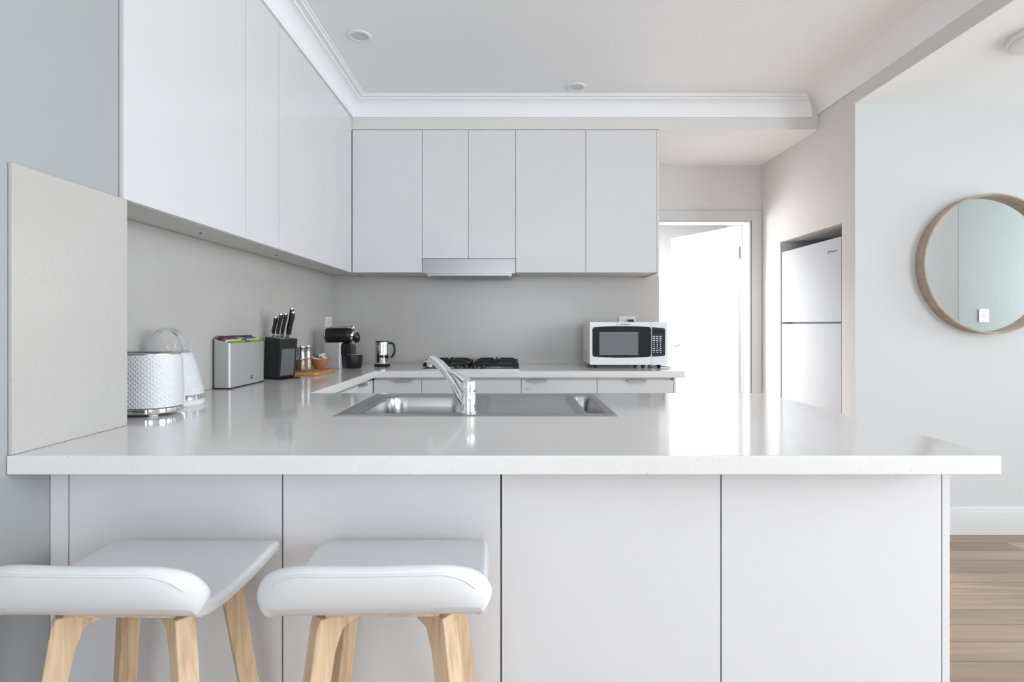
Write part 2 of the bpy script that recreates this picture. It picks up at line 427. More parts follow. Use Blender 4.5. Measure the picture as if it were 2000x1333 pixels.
# doorway lining, architrave and the open door
arch = slab([(1.0425, 1.9885, 0, 2.124)], [(1.079, 1.905, -1, 2.044)], YH - .018, YH - .0005, 'xzy')
struct('trim_4', bevel(arch, .004), 'trim', 'white door architrave')
jam = slab([(1.080, 1.898, 0, 2.043)], [(1.092, 1.886, -1, 2.031)], YH - .017, YH + .11, 'xzy')
struct('trim_5', jam, 'trim')
dr = bpy.data.objects.new('door_1', None); dr.location = (1.868, YH + .125, 0.008); COL.objects.link(dr)
dr.rotation_euler = (0, 0, R(180 - 63)); dr['kind'] = 'structure'; dr['label'] = 'white panel door standing open into the bright room'
add('door_leaf', B(0, .775, -.018, .018, 0, 2.02, .002), 'trim', dr, True)
add('hinge', B(-.012, .002, -.012, .004, 1.75, 1.85, .001), 'steel', dr, True)
add('hinge', B(-.012, .002, -.012, .004, .25, .35, .001), 'steel', dr, True)
hb = bmesh.new(); cyl(hb, (.72, .018, 1.02), (.72, .028, 1.02), .030); cyl(hb, (.72, .028, 1.02), (.72, .060, 1.02), .013); tube(hb, [(.735, .058, 1.02), (.70, .062, 1.02), (.63, .058, 1.02)], .012)
add('door_handle', hb, 'greyplastic', dr, True)
hb = bmesh.new(); cyl(hb, (.72, .018, .90), (.72, .024, .90), .013); add('keyhole_plate', hb, 'greyplastic', dr, True)
# rear glazed door frame (behind the camera)
wf = slab([(-.95, 1.45, .08, 2.4)], [(-.89, .22, .14, 2.34), (.28, 1.39, .14, 2.34)], YR - .08, YR - .03, 'xzy')
wn = struct('window_1', wf, 'trim', 'glazed doors behind the camera')
for a, b in ((-.89, .22), (.28, 1.39)): add('pane', B(a, b, YR - .06, YR - .055, .14, 2.34), 'glass', wn)
wf = slab([(-2.55, .55, .84, 2.38)], [(-2.49, -1.03, .90, 2.32), (-.97, .49, .90, 2.32)], 4.07, 4.12, 'yzx')
wn = struct('window_2', wf, 'trim', 'wide window on the right of the living area')
for a, b in ((-2.49, -1.03), (-.97, .49)): add('pane', B(4.09, 4.095, a, b, .90, 2.32), 'glass', wn)

# ------------------------------------------------------------------ stone
top = slab([(XW + .001, XE, P1, 1.5025), (XL + .0005, XE, 1.5025, P2), (XL + .0005, -.81, P2, 3.269), (XL + .0005, XE, 3.269, YB - .0005)],
           [(-.515, .297, 1.675, 2.160)], ZC - .04, ZC)
bevel(top, .003, 2)
tag(add('worktop', top, 'stone', ang=50), 'pale polished stone worktop running from the breakfast bar round to the hob', 'worktop')
pn = slab([(XW + .0005, XS, P1 + .004, 1.502), (XL + .001, XS, 1.4815, 1.502)], [], ZC + .0005, ZU - .002); bevel(pn, .001, 1)
tag(add('stone_upstand', pn, 'splash', ang=50), 'speckled stone upstand on the thick wall end at the left of the bar', 'upstand')
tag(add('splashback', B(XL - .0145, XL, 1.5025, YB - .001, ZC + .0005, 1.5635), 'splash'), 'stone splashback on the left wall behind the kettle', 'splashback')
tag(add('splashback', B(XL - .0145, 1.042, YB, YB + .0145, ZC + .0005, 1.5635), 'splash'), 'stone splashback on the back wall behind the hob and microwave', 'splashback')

# ------------------------------------------------------------------ wall cupboards
def door(parent, x0, x1, y0, y1, z0, z1, name='door'):
    return add(name, B(x0, x1, y0, y1, z0, z1, .0012, 1), 'gloss', parent)
G = .0015
ul = [(1.486, 2.168, 'tall glossy white left wall cupboard nearest the stone upstand'), (2.168, 2.477, 'narrow glossy white left wall cupboard between two wider ones'),
      (2.477, YF - .003, 'glossy white left wall cupboard reaching into the corner')]
for k, (a, b, lab) in enumerate(ul):
    t = thing('wall_cupboard', lab, 'cupboard', (XL, (a + b) / 2, ZU), group='left wall cupboards')
    bx = XL + .001
    add('body', B(bx, XS - .022, a + .002, (b if k < 2 else YB - .002) - .0005, ZU + .009, 2.565), 'carcass', t)
    door(t, XS - .020, XS, a + G, b - G, ZU - .002, 2.562)
    for (sxx, syy) in {0: [(-1.187, 2.105), (-1.09, 2.105)], 1: [], 2: [(-1.185, 2.776), (-1.085, 2.776)]}[k]:
        c = bmesh.new(); cyl(c, (sxx, syy, ZU + .0085), (sxx, syy, ZU + .006), .0045, seg=12); add('screw_cap', c, 'dark', t)
def up(x0, x1, doors, lab, z0=ZU, endp=False):
    t = thing('wall_cupboard', lab, 'cupboard', ((x0 + x1) / 2, YB, z0), group='back wall cupboards')
    add('body', B(x0 + .001, x1 - .001, YF + .022, YB - .001, z0 + .004, ZB - .002), 'carcass', t)
    for a, b in doors: door(t, a + G, b - G, YF, YF + .020, z0, ZB - .003)
    if endp: add('end_panel', B(x1 + .0005, x1 + .014, YF, YB - .001, z0 - .006, ZB - .0025), 'gloss', t)
    return t
up(XS + .002, -.587, [(XS + .002, -.587)], 'white back wall cupboard in the corner, left of the rangehood')
up(-.587, .020, [(-.587, -.287), (-.287, .020)], 'shorter white two-door cupboard above the rangehood', 1.646)
up(.020, .477, [(.020, .477)], 'white back wall cupboard just right of the rangehood')
up(.477, .940, [(.477, .940)], 'white back wall cupboard at the doorway end, above the microwave', endp=True)
# rangehood
t = thing('rangehood', 'slim stainless steel rangehood under the wall cupboards', 'rangehood', (-.283, YB, 1.54))
add('front_panel', B(-.585, .018, YF - .006, YF + .016, 1.549, 1.642, .002), 'hoodsteel', t)
add('body', slab([(-.584, .017, YF + .016, YB - .002)], [], 1.552, 1.640), 'satin', t)
add('slide_tray', B(-.555, -.005, YF + .004, YF + .30, 1.534, 1.549, .004), 'hoodsteel', t)
add('filter', B(-.52, -.04, YF + .018, YF + .27, 1.5325, 1.5345), 'greyplastic', t)
for x in (-.545, -.018):
    c = bmesh.new(); cyl(c, (x, YF + .03, 1.5335), (x, YF + .03, 1.530), .012); add('lamp', c, 'white', t)

# ------------------------------------------------------------------ base cupboards
YD = 3.290
def pull(t, x0, x1, z=.885, axis='x'):
    p = [(YD - .001, z + .004), (YD - .022, z + .004), (YD - .026, z), (YD - .026, z - .009), (YD - .023, z - .009), (YD - .023, z - .001), (YD - .001, z + .001)]
    bm = PR(p, x0, x1, 'yzx'); return add('handle', bm, 'steel', t)
def base(x0, x1, lab, hx=None, split=(.72,), name='base_cupboard', front='drawer'):
    t = thing(name, lab, 'cupboard', ((x0 + x1) / 2, YB, 0), group='back run base cupboards')
    add('body', B(x0 + .001, x1 - .001, YD + .022, YB - .001, .0005, ZC - .0405), 'carcass', t)
    zs = [.885] + list(split) + [.10]
    for i, (a, b) in enumerate(zip(zs, zs[1:])):
        d = door(t, x0 + G, x1 - G, YD, YD + .020, b + G, a - G, front if len(split) else 'door')
        if hx: pull(t, hx[0], hx[1], a - .001) if i == 0 else None
    add('toe_kick', B(x0 + .001, x1 - .001, YD + .045, YD + .06, 0.0005, .099), 'dark', t) if False else None
    return t
base(-.828, -.542, 'narrow white base cupboard in the inner corner with a steel pull', (-.70, -.597))
base(-.542, .052, 'white base unit under the gas hob', None)
t = base(.052, .503, 'white drawer base unit right of the hob with a steel pull', (.103, .203))
lb = bmesh.new(); box(lb, .080, .092, YD - .0012, YD - .0002, .829, .834); box(lb, .096, .106, YD - .0012, YD - .0002, .829, .833); add('drawer_marks', lb, 'greyplastic', t)  # two small grey dashes on the drawer front
t = base(.503, .958, 'white base cupboard under the microwave at the doorway end', (.683, .790))
add('end_panel', B(.9585, .972, YD, YB - .001, .0005, ZC - .0405), 'gloss', t)
XD = -.83
for a, b, lab in ((2.25, 2.76, 'white base cupboard on the left run beside the bar'), (2.76, 3.286, 'white base cupboard on the left run beside the inner corner')):
    t = thing('base_cupboard', lab, 'cupboard', (XL, (a + b) / 2, 0), group='left run base cupboards')
    add('body', B(XL + .001, XD - .022, a + .001, b - .001, .0005, ZC - .0405), 'carcass', t)
    add('door', B(XD - .020, XD, a + G, b - G, .10, .885, .0012, 1), 'gloss', t)
    p = [(XD + .001, .888), (XD + .022, .888), (XD + .026, .884), (XD + .026, .876), (XD + .023, .876), (XD + .023, .884), (XD + .001, .886)]
    add('handle', PR(p, (a + b) / 2 - .05, (a + b) / 2 + .05, 'xzy'), 'steel', t)
# peninsula units
YP = 1.262
px = [-1.013, -.525, -.026, .476, .980]
pl = ['glossy white bar cupboard panel behind the left stool, next to the wall', 'glossy white bar cupboard panel behind the right stool',
      'glossy white bar cupboard panel in the middle right, clear of the stools', 'glossy white bar cupboard panel at the open right end']
for i in range(4):
    x0, x1 = px[i], px[i + 1]
    t = thing('bar_cupboard', pl[i], 'cupboard', ((x0 + x1) / 2, 1.7, 0), group='cupboards under the breakfast bar')
    if i in (0, 1, 2):   # carcass kept below the sink bowl
        bmx = slab([(x0 + .001, x1 - .001, .0005, .74), (x0 + .001, x1 - .001, .74, ZC - .0405)], [(-.56, .34, .74, 2)], YP + .022, 2.168, 'xzy')
    else: bmx = B(x0 + .001, x1 - .001, YP + .022, 2.168, .0005, ZC - .0405)
    add('body', bmx, 'carcass', t)
    add('back_panel', B(x0 + G + .0003, x1 - G - .0003, YP, YP + .020, .0005, ZC - .0415, .0012, 1), 'gloss', t)
    add('door', B(x0 + G, x1 - G, 2.170, 2.190, .10, .885, .0012, 1), 'gloss', t)
    if i == 0: add('filler_strip', B(XW + .0015, x0 - G, YP, YP + .020, .0005, ZC - .0415, .0008, 1), 'gloss', t)
    if i == 3: add('end_panel', B(x1 + .001, x1 + .018, YP, 2.190, .0005, ZC - .0415, .0008, 1), 'gloss', t)

# ------------------------------------------------------------------ sink and tap
SX0, SX1, SY0, SY1 = -.536, .318, 1.650, 2.180
def sstep(e0, e1, x):
    t = max(0, min(1, (x - e0) / (e1 - e0))); return t * t * (3 - 2 * t)
def rr_in(x, y, x0, x1, y0, y1, r):
    """signed distance, positive inside a rounded rectangle"""
    qx = abs(x - (x0 + x1) / 2) - (x1 - x0) / 2 + r; qy = abs(y - (y0 + y1) / 2) - (y1 - y0) / 2 + r
    return -(math.hypot(max(qx, 0), max(qy, 0)) + min(max(qx, qy), 0) - r)
BW = (-.470, -.165, 1.705, 2.115); DW = (-.105, .215, 1.695, 2.130); TW = (.232, .290, 1.700, 2.125)
def sz(x, y):
    z = .0035 - .0033 * (1 - sstep(0, .010, rr_in(x, y, SX0, SX1, SY0, SY1, .012)))
    d = rr_in(x, y, -.500, .300, 1.685, 2.145, .03); z -= .006 * sstep(0, .012, d)
    d = rr_in(x, y, *BW, .07); z -= .155 * sstep(0, .022, d) + .006 * sstep(.02, .14, d)
    d = rr_in(x, y, *DW, .03)
    z -= .006 * sstep(0, .02, d)
    z += .006 * sstep(.012, .03, d) * (0.5 + 0.5 * math.cos((y - 1.71) / .052 * 2 * math.pi))
    d = rr_in(x, y, *TW, .02); z -= .085 * sstep(0, .020, d)
    return ZC + z
NX, NY = 214, 132
xs = [SX0 + (SX1 - SX0) * i / NX for i in range(NX + 1)]; ys = [SY0 + (SY1 - SY0) * j / NY for j in range(NY + 1)]
reg = {k: bmesh.new() for k in ('rim', 'bowl', 'drainer', 'waste_trough')}; vc = {k: {} for k in reg}
for i in range(NX):
    for j in range(NY):
        mx_, my_ = (xs[i] + xs[i + 1]) / 2, (ys[j] + ys[j + 1]) / 2
        k = 'bowl' if rr_in(mx_, my_, *BW, .07) > 0 else 'drainer' if rr_in(mx_, my_, *DW, .03) > 0 else 'waste_trough' if rr_in(mx_, my_, *TW, .02) > 0 else 'rim'
        bm, c = reg[k], vc[k]; f = []
        for a, b in ((i, j), (i + 1, j), (i + 1, j + 1), (i, j + 1)):
            if (a, b) not in c: c[a, b] = bm.verts.new((xs[a], ys[b], sz(xs[a], ys[b])))
            f.append(c[a, b])
        bm.faces.new(f)
sk_ = thing('sink', 'stainless steel inset sink with bowl on the left and ribbed drainer', 'sink', (-.109, 1.915, ZC))
for k in reg:
    o = add(k, reg[k], 'sinksteel', sk_, ang=80)
    if k == 'bowl':
        c = bmesh.new(); lathe(c, [(.045, 0), (.043, .003), (.030, .001), (.008, .001), (.006, .006), (0, .007)], (-.318, 1.91, sz(-.318, 1.91) + .0005)); add('strainer', c, 'chrome', o)
# tap
TX, TY = -.135, 1.700
ZT = sz(TX, TY - .01) + .0005
t = thing('mixer_tap', 'chrome mixer tap with a long raised spout at the sink', 'tap', (TX, TY, ZT))
add('body', L([(.0, 0), (.027, 0), (.027, .004), (.0225, .007), (.0215, .02), (.0215, .062), (.0205, .0635), (.0205, .066), (.0, .066)], (TX, TY, ZT)), 'chrome', t)
hd = bmesh.new()
lathe(hd, [(.0, .0665), (.0215, .0665), (.022, .074), (.0215, .092), (.018, .1), (.0, .102)], (TX, TY, ZT))
add('handle_cap', hd, 'chrome', t)
lev = [(TX + .004, TY, ZT + .088), (TX - .016, TY + .016, ZT + .104), (TX - .045, TY + .05, ZT + .117), (TX - .075, TY + .085, ZT + .124)]
add('lever', T(lev, [.019, .017, .011, .006], 16, ell=.62), 'chrome', t)
sp = [(TX - .004, TY + .004, ZT + .022), (TX - .025, TY + .032, ZT + .052), (TX - .05, TY + .066, ZT + .086), (TX - .078, TY + .104, ZT + .116), (TX - .105, TY + .143, ZT + .138), (TX - .130, TY + .180, ZT + .150), (TX - .150, TY + .208, ZT + .152), (TX - .158, TY + .220, ZT + .146)]
add('spout', T(sp, [.015, .0170, .0170, .0165, .0160, .0155, .0150, .010], 16), 'chrome', t)
c = bmesh.new(); cyl(c, (TX - .150, TY + .208, ZT + .146), (TX - .152, TY + .210, ZT + .128), .0105, .010, 16); add('nozzle', c, 'satin', t)

# ------------------------------------------------------------------ gas hob
HX0, HX1, HY0, HY1 = -.547, .042, 3.312, 3.800
zt = ZC + .0005
t = thing('gas_hob', 'stainless gas hob with black cast iron trivets', 'cooktop', ((HX0 + HX1) / 2, (HY0 + HY1) / 2, zt))
add('hob_plate', B(HX0, HX1, HY0, HY1, zt, zt + .009, .004, 2), 'steel', t)
for i, bx in enumerate((-.405, -.105)):
    for j, (by, br) in enumerate(((3.47, .040), (3.68, .052))):
        b = add('burner', L([(0, .009), (br + .012, .009), (br + .010, .014), (br, .016), (br, .022), (0, .022)], (bx, by, zt), 28), 'satin', t)
        add('burner_cap', L([(0, .0222), (br - .004, .0222), (br - .003, .027), (br - .012, .030), (0, .030)], (bx, by, zt), 28), 'iron', b)
    g = bmesh.new(); x0, x1, y0, y1 = bx - .135, bx + .135, 3.352, 3.782
    zg = zt + .044
    def bar(a, b, ht=.013, wd=.0085):
        a, b = Vector(a), Vector(b); d = (b - a).normalized(); s = Vector((-d.y, d.x, 0)).normalized() * wd
        lo, hi = Vector((0, 0, -ht)), Vector((0, 0, ht * .6))
        va = [g.verts.new(p) for p in (a - s + lo, a + s + lo, a + s * .6 + hi, a - s * .6 + hi)]; vb = [g.verts.new(p) for p in (b - s + lo, b + s + lo, b + s * .6 + hi, b - s * .6 + hi)]
        for k in range(4): g.faces.new((va[k], va[(k + 1) % 4], vb[(k + 1) % 4], vb[k]))
        g.faces.new(va[::-1]); g.faces.new(vb)
    lp = rrect(x0, x1, y0, y1, .03, 4)
    for k in range(len(lp)): bar((*lp[k], zg - .012), (*lp[(k + 1) % len(lp)], zg - .012))
    for by in (3.47, 3.68):
        for a in range(4):
            ca, sa = math.cos(R(90 * a)), math.sin(R(90 * a)); le = .135 if a % 2 == 0 else (.118 if by < 3.5 else .102)
            bar((bx + ca * .022, by + sa * .022, zg + .003), (bx + ca * le * .75, by + sa * le * .75, zg + .003)); bar((bx + ca * le * .75, by + sa * le * .75, zg + .003), (bx + ca * le, by + sa * le, zg - .012))
    for fx, fy in ((x0 + .02, y0 + .006), (x1 - .02, y0 + .006), (x0 + .02, y1 - .006), (x1 - .02, y1 - .006)):
        tube(g, [(fx, fy, zt + .0095), (fx, fy, zg - .010)], .007, 8)
    bmesh.ops.recalc_face_normals(g, faces=g.faces[:]); add('trivet', g, 'iron', t, ang=30)
for k in range(4):
    kx = -.19 + k * .0 + (k - 1.5) * .052
    add('knob', L([(0, .0095), (.019, .0095), (.018, .014), (.014, .016), (.0135, .032), (.012, .034), (0, .034)], (kx - .065, 3.337, zt), 20), 'black', t)

# ------------------------------------------------------------------ microwave
mx0, mx1, my0, my1, mz0, mz1 = .484, .968, 3.460, 3.790, ZC + .024, 1.231
t = thing('microwave', 'white countertop microwave with black glass door by the doorway', 'microwave', ((mx0 + mx1) / 2, (my0 + my1) / 2, ZC))
add('housing', B(mx0 + .002, mx1 - .002, my0 + .030, my1, mz0 + .001, mz1 - .001, .006), 'white', t)
xd = .868
add('control_panel', B(xd + .001, mx1, my0, my0 + .0295, mz0, mz1, .006), 'white', t)
def arcpanel(x0, x1, zt0, zt1, zb0, zb1, y0, y1, n=14, cx=.69, hw=.24, r=.012, rl=True, rrr=True):
    """black glass with bowed top and bottom edges"""
    def top(x): q = (x - cx) / hw; return zt1 - (zt1 - zt0) * q * q
    def bot(x): q = (x - cx) / hw; return zb1 + (zb0 - zb1) * q * q
    pts = []
    for i in range(n + 1):
        x = x0 + (x1 - x0) * i / n
        c = 0
        if rl and x - x0 < r: c = r - math.sqrt(max(0, r * r - (r - (x - x0)) ** 2))
        if rrr and x1 - x < r: c = max(c, r - math.sqrt(max(0, r * r - (r - (x1 - x)) ** 2)))
        pts.append((x, top(x) - c, bot(x) + c))
    extra = []
    poly = [(p[0], p[1]) for p in pts] + [(p[0], p[2]) for p in pts[::-1]]
    return PR(poly, y0, y1, 'xzy')
d = add('door', B(mx0, xd - .001, my0, my0 + .0295, mz0, mz1, .006), 'white', t)
wz = lambda y: EYE + (635 - y) * 3.46 / 1080
add('door_glass', arcpanel(.500, xd - .0015, wz(641), wz(637.3), wz(696), wz(699), my0 - .002, my0 + .004, 40), 'blackglass', d)
add('door_screen', B(.543, .786, my0 - .0028, my0 - .0019, wz(694), wz(649)), 'ovenmesh', d)
cp_ = add('key_panel', arcpanel(xd + .004, .955, wz(641), wz(637.3), wz(696), wz(699), my0 - .0015, my0 + .004, 30, r=.008, rl=False), 'navy', t)
add('display', B(xd + .012, .946, my0 - .0022, my0 - .0014, wz(652), wz(645)), 'blackglass', cp_)
kb = bmesh.new()
for r_ in range(9):
    for c_ in range(3):
        yy = 657.5 + r_ * 3.9; big = r_ in (0, 1, 2, 7) or (r_ == 6 and c_ != 1)
        ww, hh = (.0065, .0026) if big else (.0028, .0036)
        xx = .8845 + c_ * .0205
        box(kb, xx - ww, xx + ww, my0 - .0021, my0 - .0014, wz(yy) - hh, wz(yy) + hh)
add('keypad', kb, 'keyprint', cp_)
text('logo', 'Westinghouse', .0105, 'print', d, (.706, my0 - .0006, wz(633.8)), Euler((R(90), 0, 0)), bold=.0002)
lg = T([(.655 + .0048 * math.cos(a), my0 - .0006, wz(633.8) + .0048 * math.sin(a)) for a in (2 * math.pi * k / 20 for k in range(20))], .0008, 6, True); add('logo_ring', lg, 'print', d)
for fx in (mx0 + .04, mx1 - .14, mx1 - .04):
    for fy in (my0 + .05, my1 - .05):
        c = bmesh.new(); cyl(c, (fx, fy, ZC + .0003), (fx, fy, mz0 + .003), .011, .014, 14); add('foot', c, 'black', t)
vt = bmesh.new()
for k in range(6): box(vt, mx0 + .0005, mx0 + .0025, my0 + .16, my0 + .23, mz0 + .03 + k * .009, mz0 + .034 + k * .009)
add('vent', vt, 'greyplastic', t)
add('cable_clip', T([(mx1 - .003, my0 + .06, mz0 + .075), (mx1 + .010, my0 + .06, mz0 + .066), (mx1 + .013, my0 + .06, mz0 + .05), (mx1 + .008, my0 + .06, mz0 + .034), (mx1 - .003, my0 + .06, mz0 + .028)], .003, 8), 'black', t)
add('power_cord', T([(mx1 - .06, 3.60, ZC + .005), (mx1 - .02, 3.52, ZC + .009), (mx1 + .008, 3.46, ZC + .010), (mx1 + .02, 3.42, ZC + .006), (mx1 - .005, 3.40, ZC + .0045), (mx1 - .05, 3.43, ZC + .0045)], .0042, 10), 'white', t)

# ------------------------------------------------------------------ power points
def outlet(name, label, loc, rz, wd, ht, sockets, plug=None):
    """plate in local xz, facing local -y"""
    t = thing(name, label, 'power point', loc, rz)
    add('plate', B(-wd / 2, wd / 2, -.009, -.0004, -ht / 2, ht / 2, .003), 'white', t, True)
    for sx_ in sockets:
        s = add('socket', B(sx_ - .018, sx_ + .018, -.0108, -.009, -.022, .012, .002), 'white', t, True)
        sl = bmesh.new(); box(sl, -.0085 + sx_, -.0060 + sx_, -.0114, -.0107, -.006, .004); box(sl, sx_ + .006, sx_ + .0085, -.0114, -.0107, -.006, .004); box(sl, sx_ - .0012, sx_ + .0012, -.0114, -.0107, -.018, -.009); add('slot', sl, 'dark', s, True)
        add('switch', B(sx_ - .006, sx_ + .006, -.0125, -.009, .019, .029, .0015), 'white', t, True)
    if plug is not None:
        add('plug', B(plug - .018, plug + .018, -.045, -.011, -.022, .014, .007), 'black', t, True)
outlet('power_point', 'white double power point on the back wall behind the microwave', (.815, YB, 1.238), 0, .115, .072, (-.030, .030), .022)
outlet('power_point', 'small white power point on the left wall near the corner above the coffee machine', (XL, 3.82, 1.232), R(90), .115, .072, (-.030, .030))
outlet('power_point', 'white power point on the passage wall, seen in the round mirror', (4.21, 1.44, 1.297), R(180), .085, .115, (0,))

# ------------------------------------------------------------------ fridge
fy0, fy1 = 3.362, 4.100; FX = XR + .008
t = thing('fridge', 'white two-door fridge freezer built into the wall recess', 'fridge', (2.35, (fy0 + fy1) / 2, 0))
add('body', B(FX + .062, 2.70, fy0 + .006, fy1 - .006, .03, 1.745, .006), 'enamel', t)
add('gasket', B(FX + .055, FX + .062, fy0 + .012, fy1 - .012, .06, 1.74), 'greyplastic', t)
zsp = EYE + 4.5 * 3.36 / 1080
def fdoor(z0, z1, name, grip):
    o = add(name, B(FX, FX + .055, fy0, fy1, z0, z1, .008, 3), 'enamel', t)
    add('grip', PR([(fy1 - .004, grip[0]), (fy1 + .004, grip[0] + .02), (fy1 + .004, grip[1] - .02), (fy1 - .004, grip[1])], FX + .004, FX + .03, 'yzx'), 'enamel', o)
    return o
fd = fdoor(zsp + .006, 1.751, 'freezer_door', (zsp + .02, 1.62)); fdoor(.06, zsp - .006, 'fridge_door', (.80, zsp - .03))
for yy in (fy0 + .06, fy1 - .06):
    for xx in (FX + .12, 2.64):
        c = bmesh.new(); cyl(c, (xx, yy, .0005), (xx, yy, .031), .018, seg=12); add('foot', c, 'black', t)
# badge on the freezer door, facing -x
rot_l = Euler((R(90), 0, R(-90)))
ly, lz = 3.455, EYE + (635 - 491.5) * 3.46 / 1080
text('logo', 'Westinghouse', .013, 'print', fd, (FX - .0006, ly - .016, lz), rot_l, bold=.0002)
cyl_b = bmesh.new(); cyl(cyl_b, (FX - .001, ly + .040, lz), (FX + .0005, ly + .040, lz), .011, seg=24); lo_ = add('logo_disc', cyl_b, 'print', fd)
text('logo_letter', 'W', .014, 'keyprint', lo_, (FX - .0013, ly + .040, lz), rot_l)

# ------------------------------------------------------------------ round mirror
mc = Vector((2.738, YM, 1.562)); mr = .40
t = thing('round_mirror', 'round wall mirror in a deep bent-wood frame', 'mirror', mc)
def ring(prof, seg=96):
    bm = bmesh.new(); rr = []
    for k in range(seg):
        a = 2 * math.pi * k / seg; rr.append([bm.verts.new((mc.x + r * math.cos(a), y, mc.z + r * math.sin(a))) for r, y in prof])
    for k in range(seg):
        a, b = rr[k], rr[(k + 1) % seg]
        for i in range(len(prof)): j = (i + 1) % len(prof); bm.faces.new((a[i], a[j], b[j], b[i]))
    bmesh.ops.recalc_face_normals(bm, faces=bm.faces[:]); return bm
add('frame', ring([(mr, YM - .0008), (mr, YM - .072), (mr - .003, YM - .074), (mr - .008, YM - .074), (mr - .010, YM - .072), (mr - .010, YM - .0008)]), 'walnut', t)
g = bmesh.new(); cyl(g, (mc.x, YM - .020, mc.z), (mc.x, YM - .010, mc.z), mr - .0105, seg=96); add('mirror_glass', g, 'mirror', t)
add('backing', ring([(mr - .0105, YM - .0095), (.05, YM - .0095), (.05, YM - .001), (mr - .0105, YM - .001)]), 'dark', t)

# ------------------------------------------------------------------ ceiling lights
for x, y, lab in ((-.774, 2.80, 'small round recessed ceiling downlight, nearer one at the left'), (.391, 3.40, 'small round recessed ceiling downlight, farther one by the back cornice')):
    t = thing('downlight', lab, 'downlight', (x, y, ZH), group='recessed downlights')
    add('trim_ring', L([(.042, -.004), (.044, -.007), (.056, -.006), (.060, -.001), (.060, -.0003), (.042, -.0003)], (x, y, ZH)), 'white', t)
    add('lens', L([(0, -.0035), (.030, -.0035), (.0425, -.0045), (.0425, -.001), (0, -.001)], (x, y, ZH)), mat('frosted_lens', (.62, .63, .64), .4) if 'lens' not in M else M['lens'], t)
cx_, cy_ = 2.385, 2.43
t = thing('ceiling_lamp', 'shallow round white ceiling lamp at the right edge', 'lamp', (cx_, cy_, ZL))
add('base_ring', L([(0, -.0005), (.165, -.0005), (.168, -.006), (.168, -.020), (.162, -.024), (.150, -.024), (0, -.0235)], (cx_, cy_, ZL), 64), 'white', t)
add('diffuser', L([(.150, -.0245), (.148, -.030), (.125, -.038), (.08, -.044), (0, -.047)], (cx_, cy_, ZL), 64), mat('opal_diffuser', (.80, .82, .83), .2), t)

# ------------------------------------------------------------------ toaster and kettle
c = (-1.146, 1.700, ZC)
t = thing('toaster', 'white quilted toaster with chrome base trim beside the stone upstand', 'toaster', c)
kw = dict(sx=.121, sy=.083, power=2.6)
add('body', L([(.90, .024), (.985, .026), (1.0, .04), (.99, .10), (.965, .165), (.95, .178), (.93, .183), (.90, .184)], c, 72, **kw), 'quilt', t)
add('top_plate', L([(0, .1845), (.91, .1845), (.91, .182), (.93, .182), (.93, .1865), (.90, .188), (0, .188)][3:], c, 72, **kw), 'satin', t)
sl = bmesh.new()
for yy in (-.028, .028): box(sl, c[0] - .085, c[0] + .075, c[1] + yy - .012, c[1] + yy + .012, c[2] + .1875, c[2] + .1888)
add('slot', sl, 'dark', t)
add('base_trim', L([(.94, .010), (.985, .010), (.99, .014), (.99, .022), (.97, .0235), (.94, .0235)], c, 72, **kw), 'chrome', t)
add('base', L([(0, .007), (.93, .007), (.95, .0098), (.95, .0238), (0, .0238)], c, 72, **kw), 'greyplastic', t)
add('control_plate', B(c[0] + .035, c[0] + .070, c[1] - .084, c[1] - .070, ZC + .009, ZC + .023, .003), 'chrome', t)
for a in (-.07, .07):
    for b in (-.045, .045):
        k = bmesh.new(); cyl(k, (c[0] + a, c[1] + b, ZC + .0003), (c[0] + a, c[1] + b, ZC + .008), .014, seg=16); add('foot', k, 'white', t)
c = (-1.168, 1.895, ZC)
t = thing('kettle', 'white quilted kettle with a clear arched handle behind the toaster', 'kettle', c)
add('power_base', L([(0, .0004), (.098, .0004), (.100, .004), (.100, .017), (.096, .020), (0, .020)], c, 56), 'white', t)
add('base_trim', L([(.094, .0205), (.1005, .021), (.100, .034), (.094, .035)], c, 56), 'chrome', t)
add('body', L([(.094, .0352), (.0995, .036), (.097, .050), (.085, .10), (.072, .15), (.065, .174), (.062, .178), (.050, .1785)], c, 64), 'quilt', t)
ld = add('lid', L([(0, .1788), (.055, .1788), (.056, .182), (.045, .186), (.02, .188), (0, .188)], c, 48), 'chrome', t)
add('lid_knob', T([(c[0] + .013 * math.cos(a), c[1] - .004, c[2] + .199 + .013 * math.sin(a)) for a in (2 * math.pi * k / 24 for k in range(24))], .0032, 8, True), 'white', ld)
# strap handle: flat band bent into an arch across the lid
hb = bmesh.new(); n = 28; rows_ = []
for k in range(n + 1):
    a = math.pi * k / n; ca, sa = math.cos(a), math.sin(a)
    rows_.append([hb.verts.new((c[0] - .016 + r_ * ca * .066, c[1] + y_, c[2] + .172 + r_ * sa * .092)) for r_, y_ in ((1, -.016), (1, .016), (.90, .016), (.90, -.016))])
for a, b in zip(rows_, rows_[1:]):
    for i in range(4): j = (i + 1) % 4; hb.faces.new((a[i], a[j], b[j], b[i]))
hb.faces.new(rows_[0]); hb.faces.new(rows_[-1][::-1]); bmesh.ops.recalc_face_normals(hb, faces=hb.faces[:])
add('handle', hb, 'acrylic', t, ang=40)
add('spout', PR([(c[0] - .062, ZC + .130), (c[0] - .094, ZC + .172), (c[0] - .088, ZC + .176), (c[0] - .058, ZC + .170)], c[1] - .016, c[1] + .016), 'white', t)

